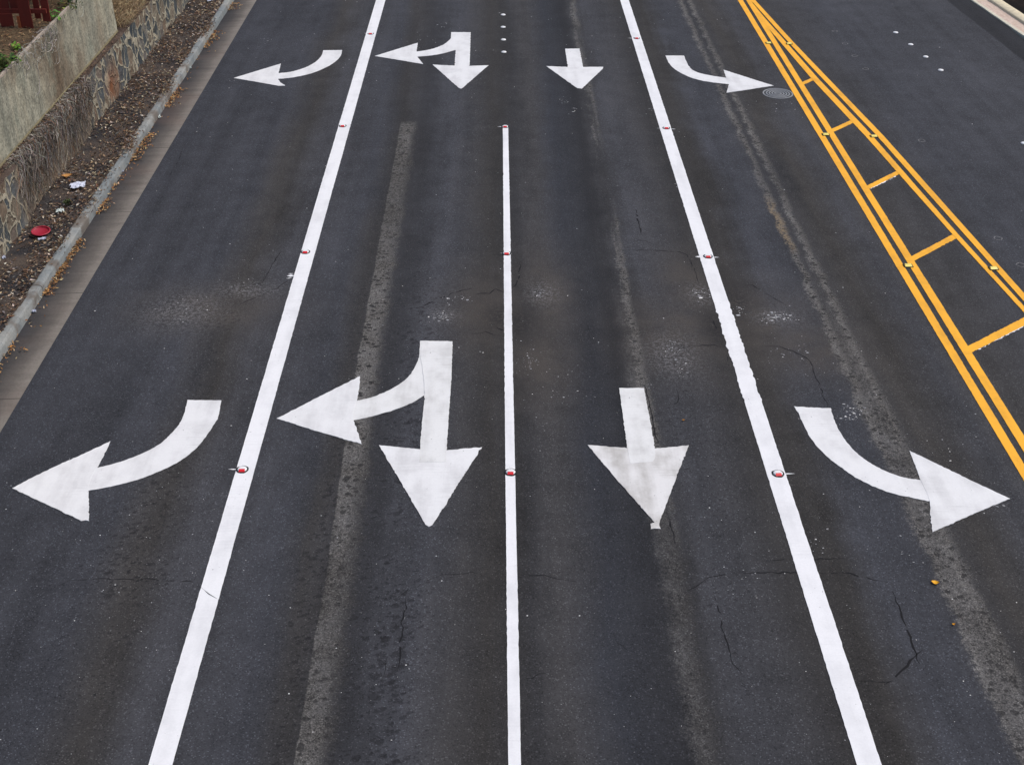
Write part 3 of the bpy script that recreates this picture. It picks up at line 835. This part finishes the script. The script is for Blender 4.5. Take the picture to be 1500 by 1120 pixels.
def line(name, label, L, Rr, mat, z, cat, group, jit=.0008, rag=.0016, extras=(), cracks=()):
    """long stripe; L, Rr: matching edge points of the two sides"""
    Lw = [at(*p) for p in L]; Rw = [at(*p) for p in Rr]
    v, f, mi = [], [], []; first = True
    for s in range(len(Lw) - 1):
        n = max(2, int((Lw[s+1] - Lw[s]).length / .06))
        for i in range(n + (1 if s == len(Lw) - 2 else 0)):
            t = i / n; a = Lw[s].lerp(Lw[s+1], t); b = Rw[s].lerp(Rw[s+1], t)
            rg = rag if (mnoise.noise(Vector((a.x, a.y * .35, 2))) > .12 or 14.5 < a.y < 17.3) else 0
            if rag > .006 and not (14.2 < a.y < 18.3): rg = .0016
            a.x += R.gauss(0, jit) + (R.gauss(0, rg) if rg else 0) + mnoise.noise(Vector((1, a.y * .9, 1))) * .002
            b.x += R.gauss(0, jit) + (R.gauss(0, rg) if rg else 0) + mnoise.noise(Vector((4, b.y * .9, 1))) * .002
            v += [(a.x, a.y, z - .005), (a.x, a.y, z), (b.x, b.y, z), (b.x, b.y, z - .005)]
            k = len(v)
            if not first:
                for q in range(3): f.append((k-8+q, k-8+q+1, k-4+q+1, k-4+q)); mi.append(0)
            first = False
    n = len(v); f += [(0, 1, 2, 3), (n-1, n-2, n-3, n-4)]; mi += [0, 0]
    for (x0, y0, x1, y1, w) in extras:              # layout ticks and splashes of the same paint beside the stripe
        a = at(x0, y0); b = at(x1, y1); m = a.lerp(b, .5); k = len(v)
        v += [(a.x, a.y, .003), (m.x, m.y - w, .003), (b.x, b.y, .003), (m.x, m.y + w, .003)]; f.append((k, k+1, k+2, k+3)); mi.append(0)
    for pts, w in cracks: crack(pts, w, z + .002, v, f, mi, 1)
    return tag(link(name, v, f, [mat, M_CRACK], midx=mi), label, cat, group)
def lin(x0, x1, ys):                                 # straight edge through (x0, 0) and (x1, 1000)
    return [(x0 + (x1 - x0) * y / 1000, y) for y in ys]
YS = (1240, -130)
G1 = 'solid white lane lines'
line('lane_line', 'broad solid white line nearest the left kerb', lin(551, 253, YS), lin(564.7, 286, YS), M_LINE, .006, 'lane line', G1,
     extras=[(334,687,350,687.5,.012), (420,404,432,404,.04), (419,408,428,407,.012), (422,401,430,401,.012), (496,183.5,505,184,.012), (533,49,541,49.5,.012)], cracks=[([(290,859),(304,868),(318,878)], .008)])
line('lane_line', 'narrow solid white centre line starting part way down the road', [(736.5,185), (739.5,600), (743.4,1000), (745.5,1240)], [(744.4,185), (752.6,600), (761,1000), (765.5,1240)], M_LINE, .006, 'lane line', G1, rag=.0016,
     extras=[(728,185.5,738,186,.012), (733,371,741,371.5,.012), (744,371,750,371.5,.012)])
line('lane_line', 'broad solid white line between straight and right-turn lanes', lin(908.2, 1218, YS), lin(920.8, 1252, YS), M_LINE, .006, 'lane line', G1, rag=.007,
     extras=[(1142,694,1165,693.5,.012), (1018,376,1030,376.5,.03), (1043,377,1054,377,.012), (962,188,973,188.5,.012), (919,56,930,56.5,.012), (982,189,990,189.5,.012)])

G2 = 'solid yellow lines of the tapering median'
yl = (1240, 800, 560, 200, 0, -130)
line('yellow_line', 'outermost yellow line beside the right-turn lane', [(1080.3 + .596*y, y) for y in yl], [(1087.7 + .6064*y, y) for y in yl], M_YEL, .006, 'yellow line', G2, .0008, .0015)
line('yellow_line', 'second yellow line from the left, where the cross bars start', [(1092.6 + .615*y, y) for y in yl], [(1099.6 + .627*y, y) for y in yl], M_YEL, .006, 'yellow line', G2, .0008, .0015)
Cl = [(1700,676), (1500,458), (1392.4,340.6), (1267.8,200), (1189,116), (1112,26), (1098,7)]
Cr = [(1713,681), (1510,460), (1404.4,344.6), (1278.5,200), (1198,115), (1119.5,26), (1104,7)]
Dl = [(1722,692), (1500,442), (1285.2,200), (1199.5,110), (1154.5,62), (1099,0), (1030,-80)]
Dr = [(1736,694), (1510.7,442), (1294.8,200), (1208,110), (1162,62), (1105.5,0), (1036,-80)]
line('yellow_line', 'third yellow line from the left, where the cross bars end', Cl, Cr, M_YEL, .008, 'yellow line', G2, .0008, .0015)
line('yellow_line', 'yellow line farthest right, along the empty roadway', Dl, Dr, M_YEL, .0085, 'yellow line', G2, .0008, .0015)
bars = [((1174,123.5),(1193,115),4.6), ((1214,194),(1252,176.5),5.6), ((1268,276.5),(1318,251.5),6.5), ((1334,380.5),(1400,345.5),8.5), ((1417,513.5),(1506,468),12)]
BL = ['farthest and shortest yellow cross bar in the median taper', 'second farthest yellow cross bar, below the pair of far yellow markers', 'middle yellow cross bar of the five, with a white rim below', 'second nearest yellow cross bar, just above a yellow marker', 'nearest and longest yellow cross bar, at the right edge']
for (a, b, th), lb in zip(bars, BL):
    h = th / 2
    o = slab('cross_bar', [at(a[0], a[1]-h), at(b[0], b[1]-h), at(b[0], b[1]+h), at(a[0], a[1]+h)], .0045, M_YEL, None, .003, .004, .005)
    tag(o, lb, 'cross bar', 'yellow cross bars in the median taper')
    if th in (6.5, 12):
        q = slab('old_paint', [at(a[0]+(b[0]-a[0])*.15, a[1]+(b[1]-a[1])*.15+h-.4), at(b[0]-6, b[1]+3+h-.4), at(b[0]-6, b[1]+3+h+1.3), at(a[0]+(b[0]-a[0])*.15, a[1]+(b[1]-a[1])*.15+h+.9)], .0025, M_LINE, o, .008, .002, .01)

# ------------------------------------------------------------------ raised markers
def red_marker():
    root = empty('road_reflector', (0, 0, 0))
    v, f = [], []; n = 30; r_ = [.081 + mnoise.noise(Vector((math.cos(6.283*i/n)*1.5, math.sin(6.283*i/n)*1.5, 3))) * .010 for i in range(n)]
    for z in (.003, .0105):
        for i in range(n): a = 6.2832*i/n; v.append((r_[i]*math.cos(a), r_[i]*math.sin(a)*.95, z))
    f = [(i, (i+1) % n, n+(i+1) % n, n+i) for i in range(n)] + [tuple(range(n, 2*n))]
    link('adhesive_pad', v, f, M_BLACK, root)
    v, f = lathe([(.060, .008), (.060, .014), (.054, .022), (.042, .027), (.02, .029)], 28)
    for i, q in enumerate(v):
        if q[1] < -.02: v[i] = (q[0], q[1] * .92 , min(q[2], .029 + (q[1] + .02) * .35))
    link('housing', v, f, M_RWHITE, root, smooth=False)
    v = [(-.039,-.058,.0145), (.039,-.058,.0145), (.036,-.019,.0315), (-.036,-.019,.0315), (-.039,-.058,.011), (.039,-.058,.011), (.036,-.013,.027), (-.036,-.013,.027)]
    link('lens', v, [(0,1,2,3), (4,5,1,0), (1,5,6,2), (4,0,3,7), (3,2,6,7)], M_RED, root)
    return root
def yellow_marker():
    root = empty('road_reflector', (0, 0, 0))
    v, f = [], []; box(v, f, -.068, .068, -.062, .062, .001, .010); link('adhesive_pad', v, f, M_BLACK, root)
    v = [(-.056,-.052,.010),(.056,-.052,.010),(.056,.052,.010),(-.056,.052,.010),(-.046,-.02,.028),(.046,-.02,.028),(.046,.02,.028),(-.046,.02,.028)]
    link('housing', v, [(0,3,2,1),(4,5,6,7),(1,2,6,5),(2,3,7,6),(3,0,4,7),(0,1,5,4)], M_YBODY, root)
    v = [(-.052,-.055,.0125),(.052,-.055,.0125),(.047,-.015,.031),(-.047,-.015,.031),(.047,.03,.0315),(-.047,.03,.0315)]
    link('lens', v, [(0,1,2,3),(3,2,4,5)], M_YLENS, root)
    return root
proto = None
RL = [((543,50), 'red reflector at the far end of the left white line, beside the far two-headed arrow'), ((502,185), 'red reflector second farthest along the left white line'),
      ((447.5,369.5), 'red reflector midway along the left white line, above the frayed paint edge'), ((355,688), 'large near red reflector on the left white line, by the near left-turn arrow'),
      ((740,186), 'red reflector at the very start of the narrow centre line'), ((742,371.5), 'red reflector on the centre line just above the brown patched asphalt'), ((748,692), 'near red reflector on the centre line beside the big downward arrowhead'),
      ((932.6,56.6), 'farthest red reflector on the right white line, near the far straight arrow'), ((976,188), 'second farthest red reflector on the right white line'),
      ((1037,376), 'red reflector on the right white line just above its ragged stretch'), ((1139.5,694), 'near red reflector on the right white line beside the near right-turn arrow')]
for (p, lb) in RL:
    if proto is None: o = proto = red_marker()
    else: o = copy_tree(proto)
    q = at(*p); o.location = (q.x, q.y, .0); o.rotation_euler = (0, 0, R.uniform(-.06, .06))
    tag(o, lb, 'road reflector', 'red reflectors on the white lines')
proto = None
YL = [((1126,64), 'farthest yellow marker between the left pair of yellow lines'), ((1156,65), 'farthest yellow marker between the right pair of yellow lines'),
      ((1209.5,198), 'yellow marker between the left pair of yellow lines, just below the second cross bar'), ((1280,200.5), 'yellow marker between the right pair of yellow lines, level with the second cross bar'),
      ((1330,390), 'nearest yellow marker on the left pair, just below the fourth cross bar'), ((1455,394), 'nearest yellow marker on the right pair, close to the right edge')]
for p, lb in YL:
    if proto is None: o = proto = yellow_marker()
    else: o = copy_tree(proto)
    q = at(*p); o.location = (q.x, q.y, .0085); o.rotation_euler = (0, 0, R.uniform(-.05, .05)); o.scale = (1.12, .9, .9)
    tag(o, lb, 'road reflector', 'yellow markers between the yellow lines')
proto = None
DM = [((737,22), 'farthest white dome in the row beyond the centre line'), ((737,40), 'second farthest white dome in the row beyond the centre line'), ((737.5,58.5), 'third white dome from the far end of the centre row'), ((738,76.5), 'nearest white dome in the row beyond the centre line'),
      ((1312,48), 'farthest white dome in the row on the empty right roadway'), ((1334,65.5), 'second farthest white dome on the empty right roadway'), ((1356,83.5), 'third white dome from the far end of the right roadway row'), ((1378,103), 'nearest white dome of the row on the empty right roadway'),
      ((1500,210), 'white dome cut by the right edge of the photo')]
for p, lb in DM:
    if proto is None:
        v, f = lathe([(.056, .0), (.055, .006), (.048, .014), (.034, .02), (.016, .023)], 24); o = proto = link('dome_marker', v, f, M_RWHITE, smooth=True)
    else: o = copy_tree(proto)
    q = at(*p); o.location = (q.x, q.y, .001); o.scale = (1.15, 1.15, 1)
    tag(o, lb, 'road stud', 'white domes on the road')
proto = None
SL = [((1223,46), 'farthest pale ring scar in the row beside the white domes'), ((1238,64), 'second pale ring scar in the row beside the white domes'), ((1252,82), 'third pale ring scar in the row beside the white domes'), ((1268,101), 'nearest ring scar of the row beside the white domes'),
      ((1350,206), 'lone pale ring scar right of the second cross bar'), ((1462,349), 'pale ring scar near the right edge, above the nearest right yellow marker'), ((1495,388), 'pale ring scar cut by the right edge')]
for p, lb in SL:
    if proto is None:
        v, f, n = [], [], 34
        for i in range(n):
            a = 6.2832*i/n; e = mnoise.noise(Vector((math.cos(a)*2, math.sin(a)*2, 1)))*.02
            v += [((.058+e*.4)*math.cos(a), (.058+e*.4)*math.sin(a), .002), ((.074+e)*math.cos(a), (.074+e)*math.sin(a), .002)]
        for i in range(n):
            if i % 9 in (3,) or i in (14, 15): continue
            j = (i+1) % n; f.append((2*i, 2*i+1, 2*j+1, 2*j))
        o = proto = link('ring_scar', v, f, M_SCAR)
    else: o = copy_tree(proto)
    q = at(*p); o.location = (q.x, q.y, .0); o.rotation_euler = (0, 0, R.uniform(0, 6)); tag(o, lb, 'ring scar', 'rings left by lost road studs')

# manhole
q = at(1139.5, 137.2); root = empty('manhole_cover', (q.x, q.y, 0)); tag(root, 'round iron manhole cover with concentric ribs at the tip of the far right-turn arrow', 'manhole cover')
n = 48
def ring(name, prof, mat):
    v, f = [], []
    for r_, z in prof:
        for i in range(n): a = 6.2832*i/n; v.append((r_*math.cos(a), r_*math.sin(a), z))
    for k in range(len(prof)-1):
        for i in range(n): j = (i+1) % n; f.append((k*n+i, k*n+j, (k+1)*n+j, (k+1)*n+i))
    return v, f
v, f = ring('frame', [(.335,.001),(.333,.008),(.305,.008),(.303,.001)], M_IRONHI); link('frame', v, f, M_IRONHI, root)
v, f = lathe([(.29,.001),(.29,.005),(.02,.0052)], n); link('lid', v, f, M_IRON, root)
for r0 in (.25, .19, .13, .07):
    v, f = ring('rib', [(r0+.014,.004),(r0+.011,.010),(r0-.011,.010),(r0-.014,.004)], M_IRONHI); link('rib', v, f, M_IRONHI, root)
v, f = [], []; box(v, f, -.04, .04, -.012, .012, .0056, .011); link('lifting_slot', v, f, M_IRONHI, root)

# ------------------------------------------------------------------ litter
V, Fc, C = [], [], []
def fleck(x, y, s, col):
    b = len(V); n = R.randint(4, 6); a0 = R.uniform(0, 6.28); e = R.uniform(.4, 1)
    for i in range(n):
        a = a0 + 6.2832*i/n; r_ = s * R.uniform(.5, 1)
        V.append((x + r_*math.cos(a), y + r_*e*math.sin(a), .0024)); C.append(col)
    Fc.append(tuple(range(b, b+n)))
WH = [(.62,.62,.62), (.45,.46,.48), (.32,.33,.35), (.72,.72,.72), (.25,.25,.26)]
for _ in range(1200):
    y = 8 + 28 * R.random() ** 1.5; x = R.uniform(-6.4, 6.6) if R.random() < .9 else R.uniform(6, 12)
    fleck(x, y, R.choice([.004, .006, .008, .011]) * R.uniform(.6, 1.3) * (1 + (y - 9) / 40), R.choice(WH))
for (px, py, sx, sy, n, s) in ((645,462,10,4,45,.016), (670,437,14,4,28,.016), (655,447,8,4,10,.016), (1130,464,14,5,70,.020), (1150,466,18,4,30,.016), (1025,430,10,7,30,.022), (1085,455,8,6,22,.018), (985,512,12,12,26,.016), (1000,540,8,9,22,.014), (790,428,8,6,26,.016), (775,525,14,12,60,.011),
                                (1250,600,14,6,50,.013), (1245,610,12,4,30,.013), (270,455,30,12,50,.012), (350,420,26,8,26,.013), (650,35,9,4,22,.016), (387,57,9,6,20,.016), (620,55,18,12,20,.014), (825,145,8,5,10,.022), (830,150,4,3,10,.012), (960,160,9,4,12,.018), (1140,155,30,10,16,.016), (1160,520,40,26,50,.012),
                                (1070,850,40,22,36,.011), (1190,800,25,20,24,.011), (1090,800,50,60,40,.009), (1330,800,30,40,24,.011), (1390,640,60,40,30,.011), (250,740,60,60,60,.008), (170,880,120,80,90,.008), (570,960,60,40,40,.008), (640,520,50,16,20,.014), (820,570,40,30,50,.010), (840,160,3,2,8,.03), (20,712,9,4,10,.014), (1460,740,8,3,12,.016), (960,565,12,6,12,.012)):
    for _ in range(n):
        p = at(R.gauss(px, sx * .75), R.gauss(py, sy * .75)); fleck(p.x, p.y, s * min(2.2, R.lognormvariate(-.45, .55)), R.choice(WH[1:]))
tag(link('road_grit', V, Fc, M_TINT, cols=C), 'white paint flakes and grit scattered over the asphalt', 'grit', kind='stuff')

def leaf_thing(px, py, l, yaw, label, z=0.0, mat=M_YLEAF):
    v, f, c = [], [], []; n = 7
    for i in range(n + 1):
        u = i / n - .5; w_ = .36 * l * math.cos(u * math.pi) ** .8 if 0 < i < n else .003
        for s_ in (-1, 0, 1): v.append((u * l, s_ * w_, .006 + abs(s_) * .012 + u * u * .05))
    for i in range(n):
        for k in range(2): a = 3*i + k; f.append((a, a+3, a+4, a+1))
    o = link('fallen_leaf', v, f, mat, smooth=True); q = at(px, py, z); o.location = q; o.rotation_euler = (0, 0, yaw); tag(o, label, 'leaf'); return o
leaf_thing(1369.5, 854, .085, -.25, 'bright yellow fallen leaf beside the grey worn strip')
leaf_thing(1396.5, 915.5, .035, .2, 'tiny yellow leaf on the asphalt below the bright yellow leaf')
leaf_thing(1001, 616.5, .04, .3, 'tiny orange leaf beside the near straight arrow', mat=plain('orange_leaf_skin', (.5,.25,.06), .7, .2))
leaf_thing(98, 258, .19, .35, 'long orange dry leaf on the verge above the crumpled paper', .19, plain('tan_leaf_skin', (.50,.25,.08), .7, .2))

def crumple(name, px, py, z, a, b, h, mat, label, cat, seed):
    v, f = [], []; n = 10
    for i in range(n + 1):
        for j in range(n + 1):
            u, w_ = i/n - .5, j/n - .5
            e = 1 + .3 * mnoise.noise(Vector((u*4, w_*4, seed)))
            v.append((u*a*e, w_*b*e + u*.08*a, h * (.6 + mnoise.noise(Vector((u*5, w_*7, seed+3))) + .5*mnoise.noise(Vector((u*13, w_*13, seed+5))))))
    for i in range(n):
        for j in range(n):
            if (i in (0, n-1)) and (j in (0, n-1)): continue
            a_ = i*(n+1)+j; f.append((a_, a_+n+1, a_+n+2, a_+1))
    o = link(name, v, f, mat); o.location = at(px, py, z); o.rotation_euler = (0, 0, .35); return tag(o, label, cat)
crumple('paper', 114, 272, .19, .27, .22, .035, M_PAPER, 'crumpled bluish-white paper on the dark verge', 'litter', 1)
crumple('wrapper', 88, 309, .17, .13, .11, .03, M_WRAP, 'small pale wrapper on the verge between the paper and the red dish', 'litter', 2)
crumple('wrapper', 62, 350.5, .17, .13, .07, .03, M_PAPER, 'small white scrap just below the red dish', 'litter', 3)
crumple('paper', 307, 1, .17, .16, .16, .04, M_PAPER, 'white scrap at the far top end of the verge', 'litter', 4)
crumple('paper', 4, 378, .17, .09, .07, .03, M_PAPER, 'tiny white scrap by the stone wall at the left edge', 'litter', 5)
crumple('wrapper', 50, 456.5, -.015, .06, .06, .03, M_PAPER, 'little white scrap lying in the gutter near the left edge', 'litter', 6)
crumple('wrapper', 178.5, 251.5, -.015, .07, .07, .03, M_PAPER, 'little white scrap in the gutter beside the crumpled paper', 'litter', 7)
crumple('wrapper', 278.5, 100, -.015, .06, .08, .03, M_WRAP, 'little white scrap in the far gutter against the kerb', 'litter', 8)
crumple('paper', 233, 169.5, -.015, .05, .28, .012, M_WRAP, 'thin white strip of litter lying along the gutter', 'litter', 9)

q = at(60, 340, .2); root = empty('plastic_dish', q); root.rotation_euler = (.10, .05, 0); root.scale = (.86, .86, .86); tag(root, 'round red plastic dish lying on the leafy verge', 'dish')
v, f = lathe([(.172, .006), (.168, .0), (.15, -.012), (.0001, -.014)], 36); v = [(x, y, z + .02) for x, y, z in v]
link('base', v, f, M_REDPL, root, smooth=True)
v, f = [], []; n = 36
for i in range(n):
    a = 6.2832*i/n
    for k in range(8):
        b = 6.2832*k/8; r_ = .172 + .014*math.cos(b); v.append((r_*math.cos(a), r_*math.sin(a), .03 + .012*math.sin(b)))
for i in range(n):
    for k in range(8): f.append((8*i+k, 8*((i+1) % n)+k, 8*((i+1) % n)+(k+1) % 8, 8*i+(k+1) % 8))
link('rim', v, f, M_REDPL, root, smooth=True)

# ------------------------------------------------------------------ light
EL, AZ = math.radians(56), math.radians(80)      # soft high sun behind thin cloud, from the front right
w = bpy.data.worlds.new('World'); sc.world = w; w.use_nodes = True
nt = w.node_tree; bg = nt.nodes['Background']
sky = nt.nodes.new('ShaderNodeTexSky'); sky.sky_type = 'NISHITA'; sky.sun_disc = False
sky.sun_elevation = EL; sky.sun_rotation = AZ; sky.air_density = 1.0; sky.dust_density = 4.0; sky.ozone_density = 1.0
nt.links.new(sky.outputs[0], bg.inputs[0]); bg.inputs[1].default_value = 0.14
sun = bpy.data.lights.new('sun', 'SUN'); sun.energy = 1.5; sun.angle = math.radians(16); sun.color = (1, .95, .88)
so = bpy.data.objects.new('sun', sun); COL.objects.link(so)
so.rotation_euler = Vector((math.sin(AZ) * math.cos(EL), math.cos(AZ) * math.cos(EL), math.sin(EL))).to_track_quat('Z', 'Y').to_euler()
sc.view_settings.view_transform = 'Standard'; sc.view_settings.look = 'None'; sc.view_settings.exposure = 0; sc.view_settings.gamma = 1
sc.cycles.max_bounces = 3
